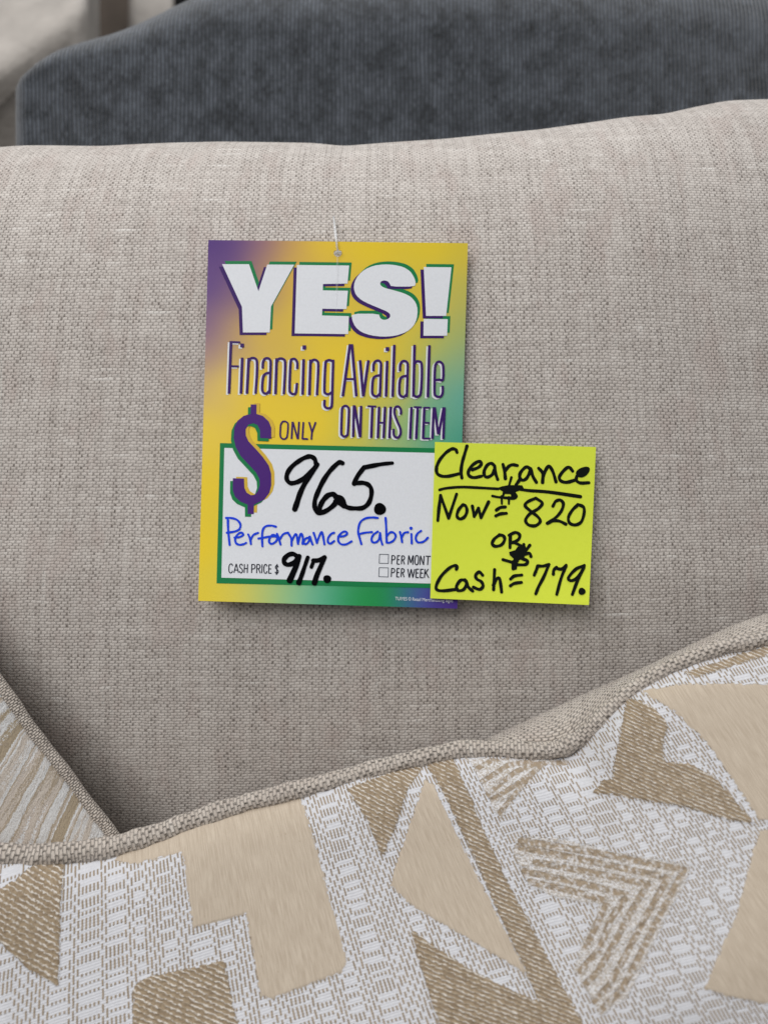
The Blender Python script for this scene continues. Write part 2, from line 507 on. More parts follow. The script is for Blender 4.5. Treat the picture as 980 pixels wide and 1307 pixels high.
def back_cushion():
    nx, ns = 520, 420
    X = np.linspace(-0.42, 0.42, nx)
    zr, p, Y0 = 0.088, 4.6, -0.03
    H = np.full(nx, 0.2)
    side = 0.55 * np.clip(np.abs(X - 0.01) - 0.06, 0, 1) ** 2 * (0.4 + 1.2 * (X > 0))
    a = np.linspace(0.0, np.pi / 2, 200)

    def prof(H):
        y = Y0 + (H[:, None] - Y0) * np.sin(a) ** (2 / p)
        z = -zr * (1 - np.cos(a))[None, :] - side[:, None]
        return y, z
    for _ in range(8):                               # fit the height of the rolled top
        y, z = prof(H)
        d = D - z
        py = 653.5 - y / d * F
        k = py.argmin(1)
        r = np.arange(nx)
        px = 490 + X / d[r, k] * F
        want = interp(px, TOP)
        H = H + (py[r, k] - want) / F * d[r, k]
    # front below, then roll-over, then back; the profile is sampled evenly by length
    yb = np.linspace(-0.30, Y0, 260)[:-1]
    zb = -0.75 * np.clip(Y0 + 0.055 - yb, 0, 1) ** 2 + 0.75 * 0.055 ** 2
    P = np.zeros((nx, ns, 3))
    V = np.zeros((nx, ns))
    for i in range(nx):
        yt = Y0 + (H[i] - Y0) * np.sin(a) ** (2 / p)
        zt = -zr * (1 - np.cos(a))
        a2 = np.linspace(np.pi / 2, np.pi, 120)[1:]
        yk = Y0 + (H[i] - Y0) * np.sin(a2) ** (2 / 3.0)
        zk = -zr * (1 - np.cos(a2))
        yy = np.concatenate([yb, yt, yk, [-0.30]])
        zz = np.concatenate([zb, zt, zk, [-2 * zr + 0.01]])
        L = np.concatenate([[0], np.cumsum(np.hypot(np.diff(yy), np.diff(zz)))])
        s = np.linspace(0, L[-1], ns)
        P[i, :, 0] = X[i]
        P[i, :, 1] = np.interp(s, L, yy)
        P[i, :, 2] = np.interp(s, L, zz)
        V[i] = s
    P[..., 2] -= side[:, None]
    nz = soft_noise((nx, ns), 34, 3) * 0.0016 + soft_noise((nx, ns), 11, 5) * 0.0004
    flat = np.exp(-(((P[..., 0]) / 0.14) ** 2 + ((P[..., 1] - 0.03) / 0.12) ** 2))
    P[..., 2] += nz * (1 - 0.8 * flat)
    P[..., 0] += 0.0006 * soft_noise((nx, ns), 20, 8)
    # the vertical yarns lean a little with the stuffing
    U = (P[..., 0] + 0.02 * np.sin(P[..., 1] * 5) * (P[..., 0] / 0.2) + 0.5)
    uv = np.stack([U / 0.00150, V / 0.00150], -1)
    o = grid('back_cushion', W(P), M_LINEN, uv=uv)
    return tag(o, 'oatmeal linen sofa back cushion, puffy and pale, with the price tag pinned to its front', 'cushion')


back_cushion()


# ------------------------------------------------------------------ throw pillow in front
PIPE = [(-260, 1070), (-120, 1084), (0, 1090), (50, 1093.5), (90, 1090), (130, 1085), (165, 1077), (200, 1067), (235, 1053), (280, 1037), (330, 1022), (380, 1009),
        (430, 996), (490, 980), (540, 967), (590, 957.5), (640, 957.5), (690, 959.5), (712, 958), (740, 944), (765, 920), (790, 895), (815, 875), (850, 855), (890, 838),
        (930, 825), (980, 814), (1060, 796), (1200, 770)]
SIL = [(-260, 1090), (400, 1020), (520, 984), (580, 962), (610, 949), (640, 934), (661, 925), (702, 906), (743, 886), (784, 869), (825, 850), (866, 829), (906, 810), (927, 800),
       (980, 783), (1060, 760), (1200, 735)]
ZP = [(-260, 0.058), (0, 0.052), (150, 0.040), (300, 0.034), (600, 0.036), (715, 0.040), (800, 0.045), (980, 0.05), (1200, 0.05)]


def T(ox, oy, s, pts):
    return [(ox + x / s, oy + y / s) for x, y in pts]


L2 = lambda pts: T(0, 780, 2.0, pts)
R2 = lambda pts: T(490, 780, 2.0, pts)
SATIN = [L2([(290, 640), (330, 600), (465, 540), (752, 440), (795, 560), (885, 895), (872, 922), (690, 992), (664, 982), (628, 772), (492, 810), (470, 640), (460, 617), (345, 646)]),
         R2([(105, 432), (128, 446), (180, 560), (240, 680), (368, 930), (60, 745), (16, 700), (60, 560)]),
         R2([(655, 205), (760, 186), (1400, 186), (1400, 540), (960, 534), (905, 455), (880, 415), (820, 330), (740, 255)]),
         R2([(958, 560), (1400, 540), (1400, 1010), (980, 1005), (880, 985), (818, 965), (850, 890), (900, 770), (935, 640)])]
TWILL = [T(0, 1080, 4.9, [(-300, 330), (0, 268), (100, 213), (200, 128), (230, 90), (402, 90), (378, 400), (366, 885), (300, 835), (180, 780), (0, 605), (-300, 560)]),
         L2([(342, 955), (372, 938), (572, 893), (605, 1054), (660, 1400), (330, 1400)]),
         T(380, 960, 4.083, [(255, 190), (640, 40), (645, 85), (575, 190), (545, 280), (520, 360), (447, 542), (425, 520), (370, 370)]),
         T(490, 780, 2.0, [(100, 380), (172, 360), (255, 560), (330, 720), (500, 1040), (700, 1420), (560, 1420), (390, 985), (300, 790), (240, 650), (160, 480)]),
         R2([(68, 812), (200, 905), (300, 958), (400, 1000), (500, 1054), (700, 1400), (250, 1400), (140, 1054), (100, 930)]),
         R2([(620, 218), (690, 245), (724, 290), (713, 340), (712, 385), (780, 392), (840, 420), (900, 490), (950, 544), (870, 532), (780, 503), (700, 490), (620, 475), (533, 463), (560, 431), (582, 430), (592, 370)]),
         R2([(760, 160), (850, 130), (960, 92), (1200, 60), (1200, 90), (980, 112), (860, 150), (800, 168)])]
ZONE = [T(660, 1050, 4.083, [(0, 70), (260, 90), (480, 150), (905, 225), (890, 290), (790, 470), (660, 740), (570, 920), (440, 1010), (390, 930), (300, 780), (330, 640), (420, 480), (420, 430), (200, 390), (60, 330), (-20, 160)]),
        T(600, 900, 4.9, [(-90, 330), (480, 345), (620, 350), (600, 385), (480, 375), (400, 440), (300, 560), (230, 650), (190, 730), (120, 600), (60, 480), (0, 350)])]
LINES = [(660, 1050, 4.083, l, 34) for l in [
    [(20, 95), (460, 168), (868, 248), (760, 450), (640, 690), (540, 880), (430, 985)],
    [(-10, 125), (200, 166), (400, 208), (785, 290), (660, 510), (560, 700), (480, 850), (395, 935)],
    [(95, 208), (400, 265), (680, 322), (590, 470), (500, 640), (420, 780), (350, 850)],
    [(35, 255), (350, 322), (575, 380), (490, 500), (430, 660), (330, 775)],
    [(65, 310), (300, 362), (470, 412), (400, 560), (355, 660)]]]
LINES += [(600, 900, 4.9, l, 30) for l in [
    [(20, 410), (140, 345), (230, 330)], [(60, 490), (230, 380), (400, 345)], [(110, 560), (280, 420), (400, 370), (600, 360)], [(130, 600), (300, 490), (440, 390)], [(180, 680), (330, 500), (420, 420)]]]


def throw_pillow():
    root = thing('throw_pillow', 'white and tan geometric jacquard throw pillow with oatmeal piping, nearest the camera', 'throw pillow', W([0.0, -0.16, 0.05]))
    # --- front panel
    px = np.arange(-230, 1190, 1.35)
    s = np.concatenate([np.arange(0, 480, 1.35), np.arange(480, 700, 8)])
    yp = interp(px, PIPE)
    zp = interp(px, ZP)
    PX, S = np.meshgrid(px, s, indexing='ij')
    PY = yp[:, None] + 2 + S
    dm = S * 0.00037
    Z = zp[:, None] + 0.0015 + 0.0105 * (1 - np.exp(-dm / 0.008)) + 0.34 * dm - 1.0 * np.clip(dm - 0.11, 0, 9) ** 2
    crease = np.exp(-((PX - (722 + 0.55 * S)) / 26) ** 2) * np.exp(-S / 60)
    Z -= 0.006 * crease
    puck = np.exp(-S / 30) * np.sin(PX / 31 + 1.3 * np.sin(PX / 83)) * 0.0011
    Z += puck + soft_noise(PX.shape, 40, 12) * 0.0006
    sat = np.zeros(PX.shape)
    for q in SATIN:
        sat = np.maximum(sat, inside(q, PX, PY))
    twl = np.zeros(PX.shape)
    for q in TWILL:
        twl = np.maximum(twl, inside(q, PX, PY))
    zon = np.zeros(PX.shape)
    for q in ZONE:
        zon = np.maximum(zon, inside(q, PX, PY))
    sat, twl, zon = (box_blur(q, 1) for q in (sat, twl, zon))
    twl = twl * (1 - sat)
    Z = Z + 0.0005 * twl + 0.0003 * sat + zon * (0.0002 + 0.00012 * soft_noise(PX.shape, 1, 61))
    P = FP(PX, PY, Z)
    stp = np.zeros(PX.shape)
    for ox, oy, sc, l, wd in LINES:
        l = T(ox, oy, sc, l)
        hw = wd / sc / 2
        for (x0, y0), (x1, y1) in zip(l[:-1], l[1:]):
            m = (PX > min(x0, x1) - 9) & (PX < max(x0, x1) + 9) & (PY > min(y0, y1) - 9) & (PY < max(y0, y1) + 9)
            a, b = PX[m], PY[m]
            t = np.clip(((a - x0) * (x1 - x0) + (b - y0) * (y1 - y0)) / ((x1 - x0) ** 2 + (y1 - y0) ** 2), 0, 1)
            dd = np.hypot(a - x0 - t * (x1 - x0), b - y0 - t * (y1 - y0))
            stp[m] = np.maximum(stp[m], np.clip(0.5 + (hw - dd) / 3.0, 0, 1))
    # warp direction fans out across the panel
    ang = np.radians(np.interp(np.arange(-300, 1300), [-300, 0, 75, 240, 410, 600, 800, 980, 1300], [-8, -5, -2, 6, 15, 24, 29, 33, 36]))
    tn = np.tan(ang)
    x0 = PX.copy()
    for _ in range(12):
        x0 = PX - np.interp(x0, np.arange(-300, 1300), tn) * (PY - 1150)
        x0 = np.clip(x0, -290, 1290)
    U = x0 / 4.9
    V = (PY + 0.30 * PX - 0.00006 * (PX - 490) ** 2) / 15.4
    grid('front_panel', W(P), pillow_mat(), root, uv=np.stack([U, V], -1),
         attrs={'satin': sat, 'twill': twl, 'stripe_zone': zon, 'stripe': stp})
    # --- back panel: from the piping over the shoulder and down behind
    px = np.arange(-230, 1190, 3.0)
    t = np.linspace(0, 1, 70)
    yp, ys, zp = interp(px, PIPE), interp(px, SIL), interp(px, ZP)
    ys = np.where(px < 575, yp - 1.0, np.minimum(ys, yp - 1.0))
    PX, TT = np.meshgrid(px, t, indexing='ij')
    up = np.clip(TT / 0.55, 0, 1)
    dn = np.clip((TT - 0.55) / 0.45, 0, 1)
    PY = yp[:, None] + (ys - yp)[:, None] * np.sin(up * np.pi / 2) + dn ** 2 * 300
    Z = zp[:, None] - 0.026 * (1 - np.cos(up * np.pi / 2)) - 0.006 * np.sin(np.clip(dn * 2, 0, 1) * np.pi / 2)
    P = FP(PX, PY, Z)
    P[..., 2] += soft_noise(PX.shape, 7, 21) * 0.0008
    L = np.concatenate([np.zeros((len(px), 1)), np.cumsum(np.linalg.norm(np.diff(P, axis=1), axis=2), 1)], 1)
    Ax = np.concatenate([[0], np.cumsum(np.linalg.norm(np.diff(P[:, 0], axis=0), axis=1))])
    uv = np.stack([Ax[:, None] / 0.0015 + 0 * L, L / 0.0015], -1)
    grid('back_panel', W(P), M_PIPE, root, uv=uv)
    # --- piping
    xs = np.arange(-230, 1190, 0.75)
    rad = interp(xs, [(-300, 0.0047), (60, 0.0048), (250, 0.0045), (450, 0.0040), (620, 0.0040), (720, 0.0038), (860, 0.0035), (1300, 0.0034)])
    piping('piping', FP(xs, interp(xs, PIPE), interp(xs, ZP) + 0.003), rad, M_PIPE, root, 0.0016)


def piping(name, C, rad, mat, root, pitch):
    n = len(C)
    L = np.concatenate([[0], np.cumsum(np.linalg.norm(np.diff(C, axis=0), axis=1))])
    tan = np.gradient(C, axis=0)
    tan /= np.linalg.norm(tan, axis=1)[:, None]
    zz = np.array([0, 0, 1.0])
    e1 = np.cross(tan, zz)
    e1 /= np.linalg.norm(e1, axis=1)[:, None]
    e2 = np.cross(e1, tan)
    m = 40
    th = np.linspace(0, 2 * np.pi, m, endpoint=False)
    R = rad[None, :] * 1.03 * (1 + 0.06 * soft_noise((m, n), 6, 31)[:, :] + 0.035 * np.sin(L / 0.0042 + 2 * np.sin(L / 0.017))[None, :])
    P = C[None] + R[..., None] * (np.cos(th)[:, None, None] * e1[None] + np.sin(th)[:, None, None] * e2[None])
    turns = max(8, round(2 * np.pi * rad.mean() / pitch / 2) * 2)
    uv = np.stack([np.repeat((np.arange(m) / m * turns)[:, None], n, 1), np.repeat((L / pitch)[None], m, 0)], -1)
    grid(name, W(P), mat, root, uv=uv, close_u=True)


throw_pillow()


def striped_pillow():
    root = thing('throw_pillow', 'striped cream and brown chenille throw pillow at the left edge, partly behind the jacquard one', 'throw pillow', W([-0.2, -0.14, 0.03]))
    ys = np.arange(690, 1300, 1.6)
    xs = interp(ys, [(600, -190), (700, -118), (800, -52), (860, -8), (900, 20), (935, 44), (975, 76), (1015, 106), (1055, 137), (1100, 168), (1200, 235), (1320, 310)])
    E = np.stack([xs, ys], -1)
    tan = np.gradient(E, axis=0)
    tan /= np.linalg.norm(tan, axis=1)[:, None]
    nrm = np.stack([-tan[:, 1], tan[:, 0]], -1)
    e = np.concatenate([np.arange(0, 150, 1.6), np.arange(150, 330, 6)])
    Q = E[:, None, :] + e[None, :, None] * nrm[:, None, :]
    em = e * 0.00037
    Z = 0.017 + 0.018 * (1 - np.exp(-em / 0.018)) - 0.0 * em
    Z = np.repeat(Z[None], len(ys), 0) + soft_noise(Q.shape[:2], 20, 40) * 0.0006
    P = FP(Q[..., 0], Q[..., 1], Z)
    arc = np.concatenate([[0], np.cumsum(np.linalg.norm(np.diff(E, axis=0), axis=1))]) * 0.38
    sk = np.clip((ys - 900) / 200, -0.4, 1.0)
    u = arc[:, None] - (e * 0.38)[None] * (0.30 + 0.45 * sk)[:, None] + 0.002 * (e * 0.38)[None] ** 2
    v = np.repeat((e * 0.38)[None], len(ys), 0)
    grid('front_panel', W(P), stripe_pillow_mat(), root, uv=np.stack([u, v], -1))
    Zb = np.repeat((0.016 - 0.014 * (1 - np.exp(-em / 0.02)))[None], len(ys), 0)
    grid('back_panel', W(FP(Q[..., 0], Q[..., 1], Zb)), M_PIPE, root, uv=np.stack([u / 1.5, v / 1.5], -1))
    piping('piping', FP(xs - 1, ys, np.full(len(xs), 0.018)), np.full(len(xs), 0.0027), M_PIPE, root, 0.0011)


striped_pillow()


# ------------------------------------------------------------------ things behind
def grey_cushion():
    zc = -0.265
    nx, ns = 420, 300
    top = [(22, 118), (25, 108), (30, 99), (40, 89), (58, 75), (80, 63), (105, 55), (150, 41), (190, 24), (225, 7), (260, -9), (300, -24), (400, -34), (520, -42), (700, -44), (900, -40), (1000, -30), (1300, 10)]
    d0 = D - zc
    xl = (37 - 490) / F * d0
    xr = 0.46
    X = xl + (xr - xl) * np.linspace(0, 1, nx) ** 2.2
    Tm, r = 0.055, 0.022
    th = Tm * np.sqrt(np.clip(1 - (1 - np.clip((X - xl) / r, 0, 1)) ** 2, 0.002, 1))
    Htop = np.full(nx, 0.40)
    k = np.linspace(0, np.pi / 2, 60)
    rise = np.clip(0.03 + 0.3 * (X - xl), 0.03, 0.10)      # how far down the front the roll-over starts

    def prof(i, H):
        zz = np.concatenate([[th[i], th[i]], th[i] + (np.cos(k) - 1) * 0.12, [th[i] - 0.13, th[i] - 0.13]])
        yy = np.concatenate([[0.17, H - rise[i] - 0.001], H - rise[i] + rise[i] * np.sin(k), [H - 0.02, 0.17]])
        return yy, zc + zz
    for _ in range(8):
        for i in range(nx):
            yy, zz = prof(i, Htop[i])
            d = D - zz
            py = 653.5 - yy / d * F
            m = py.argmin()
            Htop[i] += (py[m] - interp(490 + X[i] / d[m] * F, top)) / F * d[m]
    q = np.linspace(0, 1, ns)
    P = np.zeros((nx, ns, 3))
    for i in range(nx):
        yy, zz = prof(i, Htop[i])
        L = np.concatenate([[0], np.cumsum(np.hypot(np.diff(yy), np.diff(zz)))])
        P[i, :, 0] = X[i]
        P[i, :, 1] = np.interp(q * L[-1], L, yy)
        P[i, :, 2] = np.interp(q * L[-1], L, zz)
    P[..., 1] = box_blur(P[..., 1], 1)
    P[..., 2] = box_blur(P[..., 2], 1) + soft_noise((nx, ns), 18, 50) * 0.0018
    S = np.concatenate([np.zeros((nx, 1)), np.cumsum(np.linalg.norm(np.diff(P, axis=1), axis=2), 1)], 1)
    uv = np.stack([P[..., 0] / 0.0030, S / 0.0030], -1)
    o = grid('grey_cushion', W(P), M_GREY, uv=uv)
    tag(o, 'dark slate grey ribbed chenille sofa cushion standing behind the oatmeal cushion', 'cushion')


grey_cushion()


def prism(name, front, zf, back, zb, mat, label, cat, bev=0.04):
    """a soft-edged block; its four near corners and four far corners each stand at their own distance"""
    A = [W(FP(x, y, z)) for (x, y), z in zip(front, zf)]
    B = [W(FP(x, y, z)) for (x, y), z in zip(back, zb)]
    me = bpy.data.meshes.new(name)
    me.from_pydata([tuple(p) for p in A + B], [], [(0, 1, 2, 3), (7, 6, 5, 4), (0, 4, 5, 1), (1, 5, 6, 2), (2, 6, 7, 3), (3, 7, 4, 0)])
    o = link(name, me, mat)
    b = o.modifiers.new('bevel', 'BEVEL')
    b.width = bev
    b.segments = 5
    for p in me.polygons:
        p.use_smooth = True
    return tag(o, label, cat)


def cloth_mat(name, c):
    n = N(name)
    g = n.node('ShaderNodeTexCoord')
    s = n.node('ShaderNodeSeparateXYZ')
    n.t.links.new(g.outputs['Object'], s.inputs[0])
    v = n.noise(s.outputs[0], s.outputs[1], s.outputs[2], scale=9, detail=5, rough=0.6)
    n.base(n.mix(n.ramp(v, 0.3, 0.7), tuple(x * 0.82 for x in c), tuple(x * 1.12 for x in c)), 0.7, 0.25)
    n.bump(v, 0.01)
    return n.m


M_TAUPE = cloth_mat('taupe_upholstery', (0.43, 0.395, 0.36))
M_WOOD = cloth_mat('dark_brown_veneer', (0.095, 0.075, 0.06))
M_DARK = cloth_mat('black_upholstery', (0.012, 0.011, 0.012))
prism('taupe_sofa', [(-330, 420), (112, 420), (112, -4), (-330, 320)], [-0.76, -1.0, -0.80, -0.62],
      [(-420, 330), (130, 330), (128, -150), (-420, -150)], [-1.1, -1.2, -1.2, -1.1], M_TAUPE,
      'blurred taupe sofa far behind at the upper left corner, its pale top catching light', 'sofa', 0.03)
prism('taupe_armchair', [(168, 330), (224, 330), (222, -70), (166, -60)], [-1.5, -1.5, -1.5, -1.5],
      [(165, 330), (222, 330), (220, -90), (164, -90)], [-1.75, -1.75, -1.75, -1.75], M_TAUPE,
      'sliver of a taupe armchair just above the grey cushion, right of the brown cabinet', 'armchair', 0.02)
prism('brown_cabinet', [(60, 330), (190, 330), (190, -160), (60, -160)], [-1.9] * 4,
      [(70, 330), (190, 330), (190, -160), (70, -160)], [-2.2] * 4, M_WOOD,
      'dark brown wooden cabinet side in the gap right of the taupe sofa', 'cabinet', 0.01)
prism('black_armchair', [(218, 330), (520, 330), (520, -160), (222, -160)], [-1.95] * 4,
      [(222, 330), (520, 330), (520, -160), (222, -160)], [-2.3] * 4, M_DARK,
      'black chair back peeping over the top of the grey cushion', 'armchair', 0.02)

# ------------------------------------------------------------------ flat print and handwriting
TAGQ = [(266, 306), (597, 310), (583.5, 777), (253, 767)]        # tl tr br bl in the photograph
NOTEQ = [(555, 564), (760.5, 570.4), (751.5, 772.4), (549, 763.8)]


def tag_z(px, py):
    return 0.0052 - 0.0016 * ((np.asarray(px, float) - 400) / 165) ** 2 + 0.0011 * np.clip((np.asarray(py, float) - 640) / 130, 0, 2) ** 2 - 0.0035 * (500 - np.asarray(py, float)) / 230


def note_z(px, py):
    px, py = np.asarray(px, float), np.asarray(py, float)
    t = np.clip((px - 552) / 205, 0, 1)
    c = np.clip((py - 600) / 170, 0, 1)
    return tag_z(575, py) + 0.0012 - 0.0030 * t + 0.0045 * c ** 2 * (0.25 + 0.75 * t) + 0.0015 * t ** 4 * (1 - c)


class Print:
    def __init__(self, zfun):
        self.z, self.v, self.f, self.k = zfun, [], [], 0

    def add(self, pts, faces, lift):
        b = len(self.v)
        pts = np.asarray(pts, float)
        lift = lift + 0.000003 * self.k
        self.k += 1
        q = FP(pts[:, 0], pts[:, 1], self.z(pts[:, 0], pts[:, 1]) + lift)
        self.v += [tuple(p) for p in W(q)]
        self.f += [tuple(b + i for i in t) for t in faces]

    def poly(self, pts, lift):
        vv, _, tris, _, _, _ = delaunay_2d_cdt([Vector((x, y)) for x, y in pts], [], [list(range(len(pts)))], 1, 1e-5)
        pts = [(q[0], q[1]) for q in vv]
        ff = []
        for a, b, c in tris:
            (x0, y0), (x1, y1), (x2, y2) = pts[a], pts[b], pts[c]
            ff.append((a, b, c) if (x1 - x0) * (y2 - y0) - (x2 - x0) * (y1 - y0) < 0 else (a, c, b))
        self.add(pts, ff, lift)

    def quadgrid(self, q, lift, n=24):
        s = np.linspace(0, 1, n)
        tl, tr, br, bl = (np.array(p, float) for p in q)
        P = [(tl * (1 - a) + tr * a) * (1 - b) + (bl * (1 - a) + br * a) * b for b in s for a in s]
        ff = [(j * n + i, (j + 1) * n + i, (j + 1) * n + i + 1, j * n + i + 1) for j in range(n - 1) for i in range(n - 1)]
        self.add(P, ff, lift)

    def disc(self, x, y, r, lift, ry=None, rot=0.0, wob=0.0):
        a = np.linspace(0, 2 * np.pi, 28, endpoint=False)
        rr = 1 + wob * np.sin(3 * a + x)
        X, Y = r * rr * np.cos(a), (ry or r) * rr * np.sin(a)
        c, s = math.cos(rot), math.sin(rot)
        self.poly([(x + c * p - s * q, y + s * p + c * q) for p, q in zip(X, Y)][::-1], lift)

    def stroke(self, pts, w, lift, w1=None, cap=True, smooth=True, jit=0.0):
        p = np.array(pts, float)
        if smooth and len(p) > 2:
            e = np.vstack([2 * p[0] - p[1], p, 2 * p[-1] - p[-2]])
            out = []
            for i in range(1, len(e) - 2):
                a, b, c, d = e[i - 1], e[i], e[i + 1], e[i + 2]
                for t in np.linspace(0, 1, 9)[:-1]:
                    out.append(0.5 * (2 * b + (c - a) * t + (2 * a - 5 * b + 4 * c - d) * t * t + (3 * b - a - 3 * c + d) * t ** 3))
            out.append(p[-1])
            p = np.array(out)
        elif cap and len(p) == 2:
            p = p[0] + (p[1] - p[0]) * np.linspace(0, 1, 9)[:, None]
        n = len(p)
        t = np.gradient(p, axis=0)
        t /= np.linalg.norm(t, axis=1)[:, None] + 1e-9
        nr = np.stack([t[:, 1], -t[:, 0]], -1)
        wd = np.linspace(w, w1 if w1 else w, n) / 2
        if jit:
            ph = random.random() * 9
            wd = wd * (1 + jit * np.sin(np.arange(n) * 0.55 + ph) + jit * 0.6 * np.sin(np.arange(n) * 0.21 + 2 * ph))
        l, r = p + nr * wd[:, None], p - nr * wd[:, None]
        ff = [(i, n + i, n + i + 1, i + 1) for i in range(n - 1)]
        V = np.vstack([l, r])
        if cap:
            for end, sgn in ((0, -1), (n - 1, 1)):
                a = np.linspace(0, np.pi, 9)
                arc = p[end] + wd[end] * (np.cos(a)[:, None] * nr[end] + sgn * np.sin(a)[:, None] * t[end])
                b = len(V)
                V = np.vstack([V, arc])
                ff.append(tuple(range(b, b + 9)) if sgn < 0 else tuple(range(b + 8, b - 1, -1)))
        # keep every face turned to the reader
        out = []
        for f in ff:
            x, y = V[list(f), 0], V[list(f), 1]
            ar = np.sum(x * np.roll(y, -1) - y * np.roll(x, -1))
            out.append(f if ar < 0 else f[::-1])
        self.add(V, out, lift)

    def build(self, name, mat, parent, label=None):
        me = bpy.data.meshes.new(name)
        me.from_pydata(self.v, [], self.f)
        me.update()
        o = link(name, me, mat, parent)
        if label:
            o['label'] = label
        return o


def bil(q, n, m):
    s, t = np.linspace(0, 1, n), np.linspace(0, 1, m)
    S, TT = np.meshgrid(s, t, indexing='ij')
    tl, tr, br, bl = (np.array(p, float) for p in q)
    P = (tl * (1 - S[..., None]) + tr * S[..., None]) * (1 - TT[..., None]) + (bl * (1 - S[..., None]) + br * S[..., None]) * TT[..., None]
    return P[..., 0], P[..., 1]


def s2l(c):
    c = np.asarray(c, float) / 255
    return np.where(c <= 0.04045, c / 12.92, ((c + 0.055) / 1.055) ** 2.4)


ANCH = [(266, 306, (66, 38, 108)), (300, 306, (78, 50, 112)), (340, 308, (128, 92, 108)), (372, 310, (180, 140, 75)), (410, 309, (206, 174, 44)), (470, 310, (206, 178, 38)), (550, 311, (203, 178, 42)), (595, 312, (190, 170, 55)),
        (264, 370, (84, 58, 118)), (263, 420, (112, 84, 120)), (262, 460, (150, 122, 118)), (260, 500, (190, 160, 100)), (258, 545, (212, 184, 62)), (256, 620, (212, 184, 44)), (255, 700, (212, 184, 40)), (254, 766, (205, 182, 50)),
        (290, 340, (84, 56, 114)), (310, 380, (118, 88, 110)), (340, 350, (150, 114, 96)), (300, 430, (166, 134, 100)), (330, 420, (198, 166, 62)), (370, 350, (196, 160, 62)), (290, 490, (206, 178, 80)), (330, 500, (212, 182, 44)),
        (400, 400, (208, 178, 40)), (430, 470, (211, 181, 44)), (480, 440, (207, 178, 46)), (540, 400, (200, 174, 52)), (400, 540, (212, 184, 46)), (340, 555, (212, 184, 48)), (520, 450, (190, 174, 60)),
        (596, 380, (170, 164, 80)), (594, 420, (150, 160, 96)), (592, 460, (122, 155, 122)), (590, 505, (84, 150, 138)), (588, 560, (62, 138, 120)), (588, 620, (40, 130, 90)),
        (560, 440, (160, 166, 84)), (560, 480, (120, 160, 120)), (550, 530, (100, 158, 128)), (510, 550, (140, 166, 100)), (460, 545, (190, 178, 62)), (490, 500, (186, 174, 66)), (545, 560, (84, 152, 122)), (500, 562, (140, 168, 110)),
        (285, 758, (204, 184, 58)), (310, 757, (190, 182, 84)), (340, 758, (160, 178, 104)), (370, 760, (130, 174, 126)), (400, 761, (96, 164, 136)), (425, 763, (60, 148, 112)), (450, 764, (34, 134, 70)), (480, 764, (26, 130, 54)), (500, 756, (26, 128, 54)),
        (500, 770, (34, 120, 80)), (520, 760, (52, 90, 140)), (535, 772, (66, 62, 138)), (550, 760, (72, 62, 142)), (565, 774, (70, 40, 120)), (583, 776, (68, 34, 112)), (583, 740, (60, 60, 130)), (583, 690, (40, 110, 110))]


